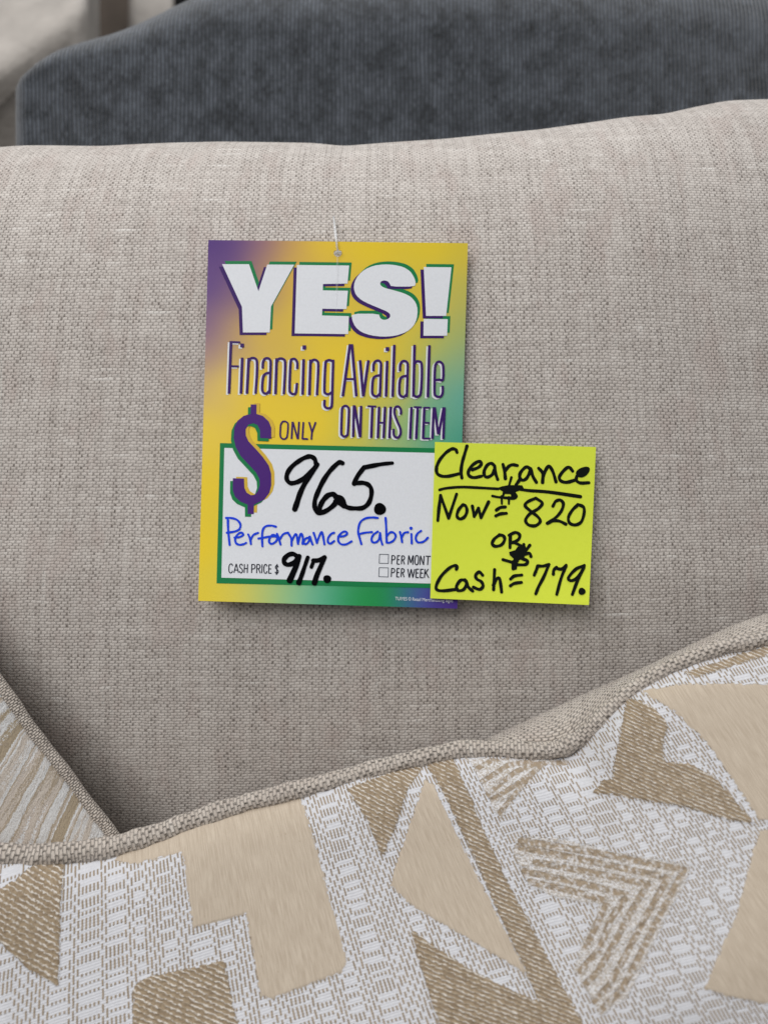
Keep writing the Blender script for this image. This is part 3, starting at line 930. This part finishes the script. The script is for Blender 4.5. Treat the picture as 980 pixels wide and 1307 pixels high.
def price_tag():
    root = thing('price_tag', 'purple yellow and green YES financing price tag hanging on the oatmeal cushion', 'price tag', W(FP(425, 540, 0.004)))
    n, m = 166, 232
    X, Y = bil(TAGQ, n, m)
    wsum = np.zeros(X.shape)
    c = np.zeros(X.shape + (3,))
    for ax, ay, rgb in ANCH:
        k = 1 / (((X - ax) ** 2 + (Y - ay) ** 2) + 220) ** 1.8
        wsum += k
        c += k[..., None] * s2l(rgb)
    c /= wsum[..., None]
    for ch in range(3):
        c[..., ch] = box_blur(box_blur(c[..., ch], 7), 7)
    c = np.clip(c * 1.34, 0, 0.9)
    # punched hole
    hx, hy, hr = 431.0, 322.5, 5.2
    dist = np.hypot(X - hx, Y - hy)
    ins = dist < hr
    drop = ins[:-1, :-1] & ins[1:, :-1] & ins[1:, 1:] & ins[:-1, 1:]
    near = (dist < hr + 1.2) & (dist > hr - 2.5)
    f = np.where(near & ins, hr / np.maximum(dist, 1e-6), 1.0)
    X, Y = hx + (X - hx) * f, hy + (Y - hy) * f
    Z = tag_z(X, Y)
    P = FP(X, Y, Z)
    P = P[:, ::-1]
    card = grid('card', W(P), M_CARD, root, col=c[:, ::-1], drop=drop[:, ::-1])
    so = card.modifiers.new('thickness', 'SOLIDIFY')
    so.thickness = 0.0004
    so.offset = -1
    card.modifiers.new('crisp_edges', 'EDGE_SPLIT').split_angle = math.radians(40)
    mm = 1e-3
    # headline
    A = lambda pts: T(270, 320, 5.765, pts)
    B = lambda pts: T(430, 320, 5.765, pts)
    Yl = A([(78, 97), (276, 97), (345, 297), (410, 100), (608, 101), (437, 410), (428, 600), (231, 600), (224, 412)])
    El = A([(628, 103), (1012, 107), (1000, 240), (820, 243), (818, 290), (1003, 293), (992, 428), (815, 425), (812, 475), (1010, 480), (1005, 612), (612, 607)])
    Sl = B([(398, 262), (572, 262), (580, 235), (568, 195), (540, 150), (490, 118), (420, 102), (345, 98), (270, 108), (205, 135), (155, 180), (128, 230), (124, 280), (140, 325), (180, 362), (240, 392), (320, 425), (372, 447),
            (393, 468), (390, 490), (368, 505), (340, 508), (318, 495), (308, 462), (108, 462), (112, 510), (135, 560), (180, 598), (250, 622), (340, 632), (430, 625), (510, 598), (562, 555), (588, 500), (594, 430), (580, 380),
            (545, 338), (490, 310), (420, 290), (360, 275), (330, 262), (316, 243), (322, 225), (345, 216), (372, 221), (388, 240)])
    X1 = B([(638, 118), (842, 120), (803, 478), (655, 478)])
    X2 = B([(638, 500), (815, 502), (810, 624), (636, 624)])

    def rnd(p):                                       # soften the traced corners of the S
        q = []
        for i in range(len(p)):
            a, b = np.array(p[i]), np.array(p[(i + 1) % len(p)])
            q += [tuple(a * 0.78 + b * 0.22), tuple(a * 0.22 + b * 0.78)]
        return q
    glyphs = [Yl, El, rnd(Sl), X1, X2]
    off = lambda g, dx, dy: [(x + dx, y + dy) for x, y in g]
    pg, pp, pw = Print(tag_z), Print(tag_z), Print(tag_z)
    for g in glyphs:
        pg.poly(off(g, 3.2, -3.9), 0.10 * mm)
        pp.poly(off(g, -4.2, 3.2), 0.14 * mm)
        pw.poly(g, 0.20 * mm)
    hd = pw.build('headline', M_WHITE, root, 'bold white YES! lettering')
    pg.build('upper_edge', M_GREEN, hd, 'green upper edging of the YES! letters')
    pp.build('drop_edge', M_DKPURPLE, hd, 'purple lower edging of the YES! letters')
    # "Financing Available / ON THIS ITEM"
    fin = []
    C = lambda pts: T(280, 430, 6.125, pts)
    Dd = lambda pts: T(430, 430, 6.125, pts)
    H = lambda pts: T(420, 510, 5.444, pts)
    v, t = 3.4, 2.5
    for pts in ([(90, 32), (75, 442)], [(170, 160), (168, 442)] if 0 else [(178, 160), (168, 442)], [(229, 162), (215, 442)], [(447, 165), (438, 446)], [(658, 172), (650, 450)], [(712, 175), (703, 453)]):
        fin.append((C(pts), v))
    for pts in ([(80, 38), (162, 41)], [(90, 228), (152, 229)]):
        fin.append((C(pts), t))
    for pts in ([(178, 50), (177, 80)], [(664, 64), (663, 96)]):
        fin.append((C(pts), 4.6))
    for pts in ([(228, 190), (240, 170), (260, 163), (282, 170), (293, 195), (292, 300), (282, 442)],
                [(338, 245), (340, 200), (352, 172), (375, 165), (396, 178), (400, 215), (396, 330), (391, 442)],
                [(395, 278), (362, 286), (342, 312), (334, 400), (344, 434), (368, 441), (391, 420)],
                [(446, 195), (460, 173), (480, 167), (502, 174), (513, 197), (511, 300), (503, 446)],
                [(608, 248), (608, 200), (592, 173), (570, 173), (556, 200), (548, 400), (558, 436), (580, 446), (598, 432), (606, 358)],
                [(711, 205), (724, 184), (742, 177), (762, 185), (772, 208), (770, 300), (762, 454)],
                [(886, 188), (860, 180), (838, 187), (828, 212), (820, 410), (830, 440), (853, 446), (880, 430)],
                [(889, 176), (884, 350), (879, 520), (870, 550), (848, 557), (828, 548), (820, 528), (822, 490)]):
        fin.append((C(pts), 3.1))
    for pts in ([(102, 55), (45, 462)], [(116, 55), (151, 462)], [(180, 180), (205, 462)], [(246, 180), (206, 462)], [(392, 185), (383, 464)], [(448, 60), (435, 466)], [(606, 60), (597, 466)], [(722, 63), (710, 470)]):
        fin.append((Dd(pts), v))
    fin.append((Dd([(70, 328), (136, 328)]), t))
    fin.append((Dd([(395, 78), (394, 108)]), 4.6))
    for pts in ([(285, 265), (286, 215), (300, 190), (325, 184), (342, 202), (343, 250), (335, 464)],
                [(341, 297), (302, 306), (281, 332), (275, 430), (290, 458), (314, 462), (336, 440)],
                [(492, 265), (494, 217), (508, 192), (530, 187), (549, 202), (553, 242), (545, 467)],
                [(551, 302), (512, 310), (492, 337), (487, 430), (500, 460), (525, 466), (546, 445)],
                [(601, 215), (618, 192), (642, 190), (660, 208), (663, 300), (655, 430), (641, 460), (616, 466), (598, 450)],
                [(768, 336), (800, 333), (828, 330), (830, 230), (816, 200), (795, 192), (775, 207), (765, 250), (762, 430), (774, 460), (795, 468), (816, 458), (826, 430), (826, 380)]):
        fin.append((Dd(pts), 3.1))
    vv, tt = 3.2, 2.3
    hs = [([(88, 80), (92, 55), (112, 42), (131, 52), (137, 80), (130, 225), (123, 248), (105, 256), (90, 246), (84, 222), (88, 80)], 2.9),
          ([(172, 38), (167, 258)], vv), ([(176, 40), (214, 258)], vv), ([(222, 42), (216, 260)], vv), ([(266, 45), (328, 47)], tt), ([(300, 45), (292, 264)], vv), ([(347, 48), (338, 266)], vv),
          ([(388, 48), (378, 266)], vv), ([(343, 160), (384, 160)], tt), ([(428, 48), (418, 266)], vv),
          ([(497, 102), (499, 75), (488, 52), (470, 47), (455, 62), (455, 100), (473, 150), (494, 200), (495, 238), (480, 261), (460, 260), (448, 240), (448, 202)], 2.9),
          ([(572, 50), (562, 270)], vv), ([(588, 51), (642, 53)], tt), ([(615, 52), (604, 272)], vv), ([(661, 52), (652, 272)], vv), ([(658, 55), (702, 56)], tt), ([(657, 160), (698, 161)], tt), ([(650, 269), (704, 270)], tt),
          ([(727, 52), (717, 272)], vv), ([(733, 52), (757, 240)], vv), ([(796, 52), (761, 240)], vv), ([(801, 52), (793, 272)], vv)]
    for pts, wd in hs:
        fin.append((H(pts), wd))
    pw, pu = Print(tag_z), Print(tag_z)
    for pts, wd in fin:
        pw.stroke(off(pts, -2.1, 1.7), wd, 0.10 * mm, cap=False)
        pu.stroke(pts, wd, 0.32 * mm, cap=False)
    ft = pu.build('financing_text', M_DKPURPLE, root, 'narrow purple Financing Available ON THIS ITEM lettering')
    pw.build('text_shadow', M_WHITE, ft, 'white drop edge of the narrow lettering')
    # price panel
    p = Print(tag_z)
    p.quadgrid([(280.8, 565.4), (577, 572.5), (566, 751), (276.4, 744.6)], 0.12 * mm)
    border = Print(tag_z)
    border.quadgrid([(286.3, 571.6), (570, 578.4), (560.5, 745.2), (282.6, 737.4)], 0.2 * mm)
    pn = border.build('price_panel', M_WHITE, root)
    p.build('panel_border', M_GREEN, pn)
    # dollar sign
    E = lambda pts: T(280, 505, 6.125, pts)
    DS = E([(245, 68), (290, 68), (289, 142), (340, 158), (385, 200), (405, 250), (405, 335), (318, 330), (317, 270), (297, 228), (264, 215), (226, 226), (205, 262), (206, 310), (226, 355), (280, 412), (340, 480), (385, 545),
            (404, 610), (405, 700), (390, 760), (350, 812), (270, 852), (268, 925), (221, 925), (220, 852), (160, 826), (122, 790), (104, 740), (105, 645), (192, 648), (195, 720), (212, 757), (245, 778), (276, 775), (301, 745),
            (315, 700), (312, 650), (286, 600), (230, 540), (165, 470), (127, 400), (111, 330), (116, 250), (142, 195), (190, 157), (243, 142)])
    a, b, d = Print(tag_z), Print(tag_z), Print(tag_z)
    a.poly(off(DS, 4.2, -1.8), 0.28 * mm)
    b.poly(off(DS, -3.4, 3.5), 0.32 * mm)
    d.poly(DS, 0.38 * mm)
    ds = d.build('dollar_sign', M_PURPLE, root, 'large purple dollar sign')
    b.build('lower_edge', M_GREEN, ds)
    a.build('upper_edge', M_GOLD, ds)
    # small print
    s = Print(tag_z)
    for pts in ([(478, 225), (492, 204), (506, 200), (522, 204), (536, 225), (530, 310), (517, 334), (503, 338), (489, 334), (475, 310), (478, 225)],):
        s.stroke(E(pts), 2.1, 0.30 * mm, cap=False)
    for pts in ([(571, 203), (563, 337)], [(573, 203), (611, 338)], [(622, 203), (614, 339)], [(656, 205), (648, 339)], [(646, 336), (692, 338)], [(700, 205), (724, 288)], [(752, 205), (722, 288)], [(723, 280), (718, 343)]):
        s.stroke(E(pts), 2.2, 0.30 * mm, cap=False)
    s.build('only_text', M_DKPURPLE, root, 'thin purple ONLY')
    s = Print(tag_z)
    G = lambda pts: T(280, 650, 6.533, pts)
    G2 = lambda pts: T(420, 650, 6.533, pts)
    for pts in ([(110, 474), (104, 458), (92, 457), (82, 470), (79, 500), (82, 522), (92, 531), (104, 527), (109, 512)], [(140, 455), (121, 530)], [(141, 455), (159, 530)], [(128, 507), (154, 508)],
                [(193, 472), (187, 459), (176, 459), (169, 470), (172, 485), (188, 500), (193, 515), (186, 529), (175, 530), (167, 517)], [(209, 457), (206, 531)], [(235, 458), (232, 532)], [(207, 494), (234, 495)],
                [(270, 457), (268, 531)], [(270, 461), (290, 462), (298, 478), (290, 495), (270, 498)], [(313, 458), (310, 533)], [(313, 461), (331, 462), (339, 478), (331, 494), (312, 496)], [(326, 496), (341, 533)], [(356, 459), (353, 533)],
                [(397, 477), (391, 462), (380, 461), (373, 475), (370, 500), (373, 524), (382, 534), (392, 530), (397, 516)], [(413, 461), (410, 535)], [(411, 463), (435, 464)], [(411, 497), (431, 498)], [(409, 533), (434, 534)],
                [(490, 484), (484, 470), (473, 470), (467, 482), (470, 494), (485, 507), (490, 520), (483, 534), (471, 534), (464, 522)], [(481, 456), (476, 547)]):
        s.stroke(G(pts), 1.25, 0.32 * mm, cap=False)
    s.build('cash_price_text', M_PRINT, root, 'thin dark CASH PRICE $')
    s = Print(tag_z)
    for q in (0, 1):
        dx, dy = -3 * q, 107 * q
        for pts in ([(524, 384), (520, 458)], [(523, 387), (540, 388), (550, 403), (541, 420), (522, 422)], [(570, 385), (566, 459)], [(569, 387), (591, 388)], [(568, 420), (587, 421)], [(566, 457), (588, 458)],
                    [(606, 387), (602, 459)], [(605, 389), (621, 390), (629, 405), (620, 421), (604, 423)], [(615, 422), (628, 460)]):
            s.stroke(G2([(x + dx, y + dy) for x, y in pts]), 1.35, 0.32 * mm, cap=False)
    for pts in ([(663, 385), (658, 462)], [(665, 385), (680, 448)], [(699, 385), (680, 448)], [(702, 385), (697, 462)], [(717, 405), (722, 390), (731, 386), (741, 391), (745, 410), (742, 445), (737, 458), (728, 463), (719, 457), (714, 440), (717, 405)],
                [(761, 387), (757, 463)], [(761, 387), (786, 463)], [(791, 388), (787, 464)], [(804, 391), (846, 393)], [(825, 391), (820, 465)], [(862, 391), (858, 466)], [(888, 391), (884, 466)], [(860, 428), (886, 428)],
                [(655, 497), (668, 570)], [(684, 498), (668, 570)], [(684, 498), (697, 570)], [(713, 498), (697, 570)], [(726, 497), (722, 570)], [(725, 499), (749, 500)], [(724, 531), (745, 532)], [(722, 569), (747, 570)],
                [(763, 498), (758, 571)], [(762, 500), (786, 501)], [(760, 532), (782, 533)], [(758, 570), (784, 571)], [(799, 498), (793, 572)], [(826, 498), (797, 540)], [(805, 525), (829, 572)]):
        s.stroke(G2(pts), 1.35, 0.32 * mm, cap=False)
    s.build('period_text', M_PRINT, root, 'thin dark PER MONTH and PER WEEK')
    for q in ([(420, 375), (495, 377), (493, 452), (417, 450)], [(417, 487), (494, 489), (492, 565), (414, 562)]):
        s = Print(tag_z)
        for i in range(4):
            s.stroke(G2([q[i], q[(i + 1) % 4]]), 0.85, 0.32 * mm, cap=True)
        s.build('tick_box', M_BOXINK, root)
    # maker's line, set in the built-in font
    cu = bpy.data.curves.new('maker_line', 'FONT')
    cu.body = 'TUIYES \u00a9 Retail Merchandising Signs'
    cu.size = 1.0
    tmp = bpy.data.objects.new('maker_line', cu)
    COL.objects.link(tmp)
    bpy.context.view_layer.update()
    me = bpy.data.meshes.new_from_object(tmp.evaluated_get(bpy.context.evaluated_depsgraph_get()))
    bpy.data.objects.remove(tmp)
    co = np.array([vv.co[:] for vv in me.vertices])
    wdt = co[:, 0].max()
    x = 504.3 + co[:, 0] / wdt * 73.5
    y = 766.0 - co[:, 1] * 6.1 + (x - 504) * 0.040
    for vtx, pnt in zip(me.vertices, W(FP(x, y, tag_z(x, y) + 0.25 * mm))):
        vtx.co = pnt
    link('maker_line', me, M_WHITE, root)['label'] = 'tiny white maker line along the bottom edge'
    # handwriting in black
    s = Print(tag_z)
    Fz = lambda pts: T(350, 575, 6.125, pts)
    hb = 0.46 * mm
    s.stroke(Fz([(325, 100), (315, 66), (288, 47), (252, 50), (200, 76), (140, 122), (103, 175), (97, 220), (117, 250), (152, 253), (205, 233), (262, 188), (310, 138), (335, 108)]), 5.9, hb, jit=0.06)
    s.stroke(Fz([(335, 108), (290, 180), (240, 255), (203, 330), (178, 405), (160, 458)]), 5.8, hb, 7.4, jit=0.04)
    s.stroke(Fz([(532, 98), (510, 92), (480, 112), (430, 165), (380, 240), (342, 320), (317, 390), (318, 450), (340, 482), (370, 486), (420, 462), (468, 422), (488, 385), (478, 352), (455, 341), (420, 350), (385, 385), (360, 430), (352, 465)]), 6.0, hb, 6.6, jit=0.06)
    s.stroke(Fz([(478, 362), (515, 366), (540, 395), (550, 430), (580, 447), (630, 452), (690, 448), (735, 413), (757, 355), (757, 300), (733, 266), (690, 252), (650, 255), (624, 258)]), 6.2, hb, 5.6, jit=0.06)
    s.stroke(Fz([(480, 400), (510, 408), (545, 432)]), 7.2, hb)
    s.stroke(Fz([(624, 258), (650, 200), (702, 130)]), 6.0, hb, jit=0.05)
    s.stroke(Fz([(702, 132), (780, 116), (850, 104), (922, 97)]), 6.2, hb, 4.6, jit=0.05)
    s.disc(*Fz([(825, 457)])[0], 7.7, hb, wob=0.03)
    s.stroke(G([(642, 388), (612, 372), (572, 382), (540, 415), (542, 448), (575, 462), (620, 445), (652, 408), (664, 392)]), 6.0, hb, jit=0.05)
    s.stroke(G([(664, 392), (640, 470), (610, 540), (586, 592)]), 6.4, hb, 8.2)
    s.stroke(G([(736, 402), (706, 490), (682, 560), (661, 612)]), 4.8, hb, 6.6, jit=0.05)
    s.stroke(G([(766, 482), (780, 445), (788, 425)]), 4.8, hb)
    s.stroke(G([(782, 428), (830, 424), (876, 400)]), 5.8, hb)
    s.stroke(G([(878, 402), (842, 480), (812, 550), (792, 614)]), 5.4, hb, 7.2)
    s.disc(*G([(898, 582)])[0], 5.1, hb, wob=0.04)
    s.build('black_handwriting', M_BLACK, root, 'handwritten black 965. and 917.')
    s = Print(tag_z)
    for pts in ([(70, 85), (73, 180), (85, 298)], [(55, 72), (92, 72), (142, 86), (173, 122), (168, 162), (130, 184), (62, 196)], [(125, 236), (165, 232), (196, 215), (188, 196), (160, 202), (132, 240), (137, 280), (165, 296), (200, 291), (222, 280)],
                [(240, 210), (256, 250), (262, 290)], [(259, 255), (282, 215), (322, 196)], [(470, 145), (432, 136), (388, 141), (363, 168), (355, 230), (358, 310)], [(325, 244), (370, 236), (430, 226), (490, 228)],
                [(440, 214), (418, 242), (415, 276), (438, 288), (472, 266), (480, 236), (455, 214), (438, 217)], [(480, 206), (496, 250), (509, 294)], [(500, 252), (532, 208), (572, 194)],
                [(575, 202), (598, 245), (601, 304)], [(603, 262), (624, 220), (642, 212), (655, 288)], [(655, 282), (672, 218), (685, 205), (695, 240), (692, 288)], [(745, 236), (716, 246), (701, 274), (711, 290), (735, 280), (755, 242), (748, 232)],
                [(753, 228), (764, 262), (776, 294)], [(785, 197), (800, 240), (812, 282)], [(812, 278), (834, 218), (854, 190), (866, 240), (875, 292)], [(955, 196), (930, 206), (906, 240), (905, 274), (925, 286), (957, 264)]):
        s.stroke(G(pts), 2.75, hb, jit=0.07)
    for pts in ([(75, 226), (120, 224), (148, 206), (140, 187), (110, 191), (79, 226), (76, 264), (100, 291), (140, 292), (186, 268)], [(405, 72), (360, 68), (302, 76), (258, 110), (241, 180), (251, 230), (268, 290)],
                [(250, 206), (300, 195), (356, 190)], [(405, 186), (370, 210), (353, 245), (361, 273), (390, 275), (414, 250), (425, 205)], [(424, 197), (430, 250), (443, 294)], [(470, 72), (475, 150), (479, 278)],
                [(480, 222), (508, 193), (538, 196), (554, 225), (536, 260), (500, 279), (478, 274)], [(590, 190), (600, 230), (608, 274)], [(604, 236), (625, 198), (657, 191)], [(685, 206), (688, 284)],
                [(766, 180), (736, 202), (721, 240), (736, 273), (770, 275), (800, 260), (822, 237)]):
        s.stroke(G2(pts), 2.75, hb, jit=0.07)
    s.disc(*G2([(682, 158)])[0], 2.1, hb)
    s.build('blue_handwriting', M_BLUE, root, 'handwritten blue Performance Fabric')


price_tag()


def sticky_note():
    root = thing('sticky_note', 'lime yellow sticky note with black handwritten clearance prices, overlapping the price tag', 'sticky note', W(FP(655, 670, 0.006)))
    X, Y = bil(NOTEQ, 60, 60)
    P = FP(X, Y, note_z(X, Y))[:, ::-1]
    uv = np.stack(np.meshgrid(np.linspace(0, 1, 60), np.linspace(1, 0, 60), indexing='ij'), -1)[:, ::-1]
    o = grid('paper', W(P), M_NOTE, root, uv=uv)
    so = o.modifiers.new('thickness', 'SOLIDIFY')
    so.thickness = 0.00012
    so.offset = -1
    o.modifiers.new('crisp_edges', 'EDGE_SPLIT').split_angle = math.radians(40)
    s = Print(note_z)
    h = 0.00016
    A = lambda pts: T(545, 560, 8.167, pts)
    B = lambda pts: T(645, 560, 8.167, pts)
    K = lambda pts: T(530, 550, 3.92, pts)
    for pts in ([(312, 142), (298, 112), (270, 104), (240, 113), (190, 150), (130, 222), (98, 300), (105, 360), (150, 388), (220, 390), (330, 365)], [(415, 75), (390, 160), (365, 250), (353, 340), (362, 408)],
                [(470, 322), (530, 300), (564, 265), (550, 237), (510, 246), (456, 292), (428, 350), (442, 388), (490, 404), (565, 390)], [(702, 280), (670, 256), (630, 271), (596, 330), (597, 382), (630, 399), (680, 370), (706, 308)],
                [(703, 285), (710, 350), (735, 424)], [(790, 266), (806, 330), (815, 414)], [(815, 332), (850, 287), (890, 270), (940, 278)]):
        s.stroke(A(pts), 4.3, h, jit=0.06)
    s.stroke(A([(130, 532), (200, 515), (350, 503), (500, 508), (740, 522)]), 3.6, h, jit=0.03)
    s.stroke(B([(130, 525), (250, 540), (450, 555), (780, 603)]), 3.6, h, 4.8, jit=0.03)
    for pts in ([(255, 312), (225, 292), (190, 310), (152, 360), (150, 408), (180, 432), (220, 410), (252, 350), (262, 310)], [(262, 312), (285, 390), (322, 454)], [(155, 415), (110, 480)], [(345, 306), (388, 360), (386, 455)],
                [(390, 402), (420, 322), (453, 285), (492, 340), (526, 448)], [(700, 337), (670, 301), (640, 302), (590, 350), (560, 402), (580, 440), (640, 453), (732, 428)], [(742, 392), (738, 432), (780, 460), (868, 458)]):
        s.stroke(B(pts), 4.3, h, jit=0.06)
    s.disc(*B([(806, 346)])[0], 9.6, h, 6.0, math.radians(-28), wob=0.05)
    # overwritten dollar sign under the line
    s.poly(A([(725, 515), (780, 495), (850, 482), (990, 484), (1010, 520), (905, 562), (925, 600), (915, 632), (880, 622), (870, 578), (800, 575), (790, 550)])[::-1], h)
    for pts in ([(878, 402), (850, 500)], [(680, 596), (760, 610), (905, 612)], [(905, 560), (932, 598), (900, 625), (800, 618)], [(776, 600), (778, 678)], [(852, 610), (851, 678)], [(800, 560), (790, 600)]):
        s.stroke(A(pts), 3.4, h, 2.6)
    for pts in ([(126, 322), (118, 385), (112, 448)], [(126, 324), (165, 432)], [(166, 436), (206, 316)], [(236, 370), (216, 395), (208, 425), (222, 440), (245, 430), (258, 402), (252, 376), (238, 369)], [(285, 376), (294, 428)],
                [(294, 428), (316, 386)], [(315, 386), (328, 432)], [(328, 434), (366, 355)], [(405, 396), (425, 383), (450, 380)], [(402, 425), (425, 415), (455, 412)],
                [(602, 336), (562, 354), (549, 374), (575, 400), (613, 430), (624, 454), (600, 474), (566, 470), (551, 446), (572, 415), (615, 388), (634, 360), (602, 336)],
                [(688, 376), (702, 352), (725, 346), (740, 365), (730, 400), (700, 435), (660, 462)], [(660, 462), (690, 450), (720, 451), (752, 466)],
                [(812, 370), (786, 395), (766, 430), (771, 460), (800, 470), (830, 454), (844, 410), (840, 380), (812, 368)], [(420, 521), (395, 540), (384, 564), (400, 577), (430, 570), (446, 545), (440, 525), (420, 520)],
                [(475, 520), (473, 584)], [(468, 522), (500, 508), (521, 520), (515, 543), (486, 560)], [(490, 556), (545, 582)], [(438, 644), (500, 662)], [(572, 572), (550, 602)], [(488, 655), (489, 690)], [(502, 660), (500, 688)], [(535, 640), (560, 650), (552, 668), (510, 670)],
                [(578, 628), (570, 612), (545, 618)], [(542, 568), (540, 600)],
                [(205, 692), (208, 678), (196, 674), (170, 686), (130, 725), (106, 770), (107, 794), (140, 800), (210, 792)], [(245, 746), (225, 748), (206, 776), (212, 798), (240, 794), (256, 765), (248, 745)], [(253, 750), (264, 780), (286, 801)],
                [(336, 722), (320, 706), (302, 720), (306, 740), (330, 755), (338, 778), (320, 793), (290, 782)], [(396, 694), (391, 794)], [(390, 772), (405, 742), (420, 738), (426, 765), (431, 806)], [(476, 741), (495, 726), (532, 721)], [(475, 775), (495, 763), (530, 758)],
                [(594, 722), (604, 698), (612, 676)], [(612, 676), (640, 676), (667, 668)], [(668, 668), (642, 730), (617, 778), (602, 815)], [(690, 717), (692, 697), (706, 682)], [(700, 686), (730, 691), (754, 672)], [(753, 675), (728, 740), (707, 818)],
                [(842, 675), (802, 692), (766, 733), (778, 749), (808, 736), (838, 692), (845, 672)], [(840, 690), (810, 752), (785, 818)]):
        s.stroke(K(pts), 4.1, h, jit=0.07)
    s.poly(K([(468, 606), (500, 596), (512, 578), (545, 580), (566, 590), (552, 608), (545, 630), (548, 642), (520, 645), (505, 676), (488, 678), (478, 662), (492, 640), (472, 622)])[::-1], h)
    s.disc(*K([(833, 803)])[0], 4.6, h, wob=0.05)
    s.build('handwriting', M_SOFTBLACK, root, 'handwritten black Clearance Now = $ 820 OR $ Cash = 779.')


sticky_note()


def tag_fastener():
    n = N('clear_white_nylon')
    n.base((0.82, 0.83, 0.84), 0.3, 0.5)
    n.b.inputs['Transmission Weight'].default_value = 0.55
    n.b.inputs['IOR'].default_value = 1.3
    n.b.inputs['Alpha'].default_value = 0.7
    root = thing('tag_fastener', 'thin clear white plastic tag fastener threaded through the punched hole of the price tag', 'fastener', W(FP(429, 300, 0.005)))

    def tube(name, pts, rad, mat=None):
        p = np.array(pts, float)
        t = np.linspace(0, 1, len(p))
        tt = np.linspace(0, 1, 60)
        C = np.stack([np.interp(tt, t, p[:, k]) for k in range(3)], -1)
        for k in range(3):
            y = np.pad(C[:, k], 5, mode='reflect', reflect_type='odd')
            C[:, k] = np.convolve(y, np.ones(11) / 11, 'valid')
        C = FP(C[:, 0], C[:, 1], C[:, 2])
        tan = np.gradient(C, axis=0)
        tan /= np.linalg.norm(tan, axis=1)[:, None]
        e1 = np.cross(tan, np.array([1.0, 0.1, 0.2]))
        e1 /= np.linalg.norm(e1, axis=1)[:, None]
        e2 = np.cross(tan, e1)
        th = np.linspace(0, 2 * np.pi, 10, endpoint=False)
        rr = np.interp(tt, np.linspace(0, 1, len(rad)), rad)
        P = C[None] + rr[None, :, None] * (np.cos(th)[:, None, None] * e1[None] + np.sin(th)[:, None, None] * e2[None])
        o = grid(name, W(P), mat or n.m, root, uv=np.zeros((10, 60, 2)), close_u=True)
    tz = float(tag_z(431, 322))
    tube('filament', [(425.5, 276, -0.012), (426.5, 284, -0.006), (428, 296, -0.001), (429, 306, tz + 0.0008), (430, 315, tz + 0.0012), (431, 322, tz + 0.0004), (431.5, 326, tz - 0.0012)], [0.0004, 0.0006, 0.0007, 0.0005, 0.0005, 0.0005])
    tube('knot', [(427, 323.5, tz + 0.0006), (429.5, 322.5, tz + 0.0008), (433, 322, tz + 0.0008), (435.5, 321, tz + 0.0006)], [0.0005, 0.0008, 0.0008, 0.0005])
    n2 = N('clear_nylon_strand')
    n2.base((0.85, 0.86, 0.88), 0.35, 0.4)
    n2.b.inputs['Alpha'].default_value = 0.16
    tube('loose_strand', [(431, 325, tz + 0.0003), (430.5, 345, tz + 0.0006), (430, 375, tz + 0.0007), (429, 405, tz + 0.0007), (428.5, 432, tz + 0.0006)], [0.0006, 0.0006, 0.0006], n2.m)


tag_fastener()

# ------------------------------------------------------------------ setting
me = bpy.data.meshes.new('floor')
me.from_pydata([(-12, -12, 0), (12, -12, 0), (12, 12, 0), (-12, 12, 0)], [], [(0, 1, 2, 3)])
fl = link('floor', me, cloth_mat('showroom_floor', (0.16, 0.145, 0.13)))
fl['kind'] = 'structure'
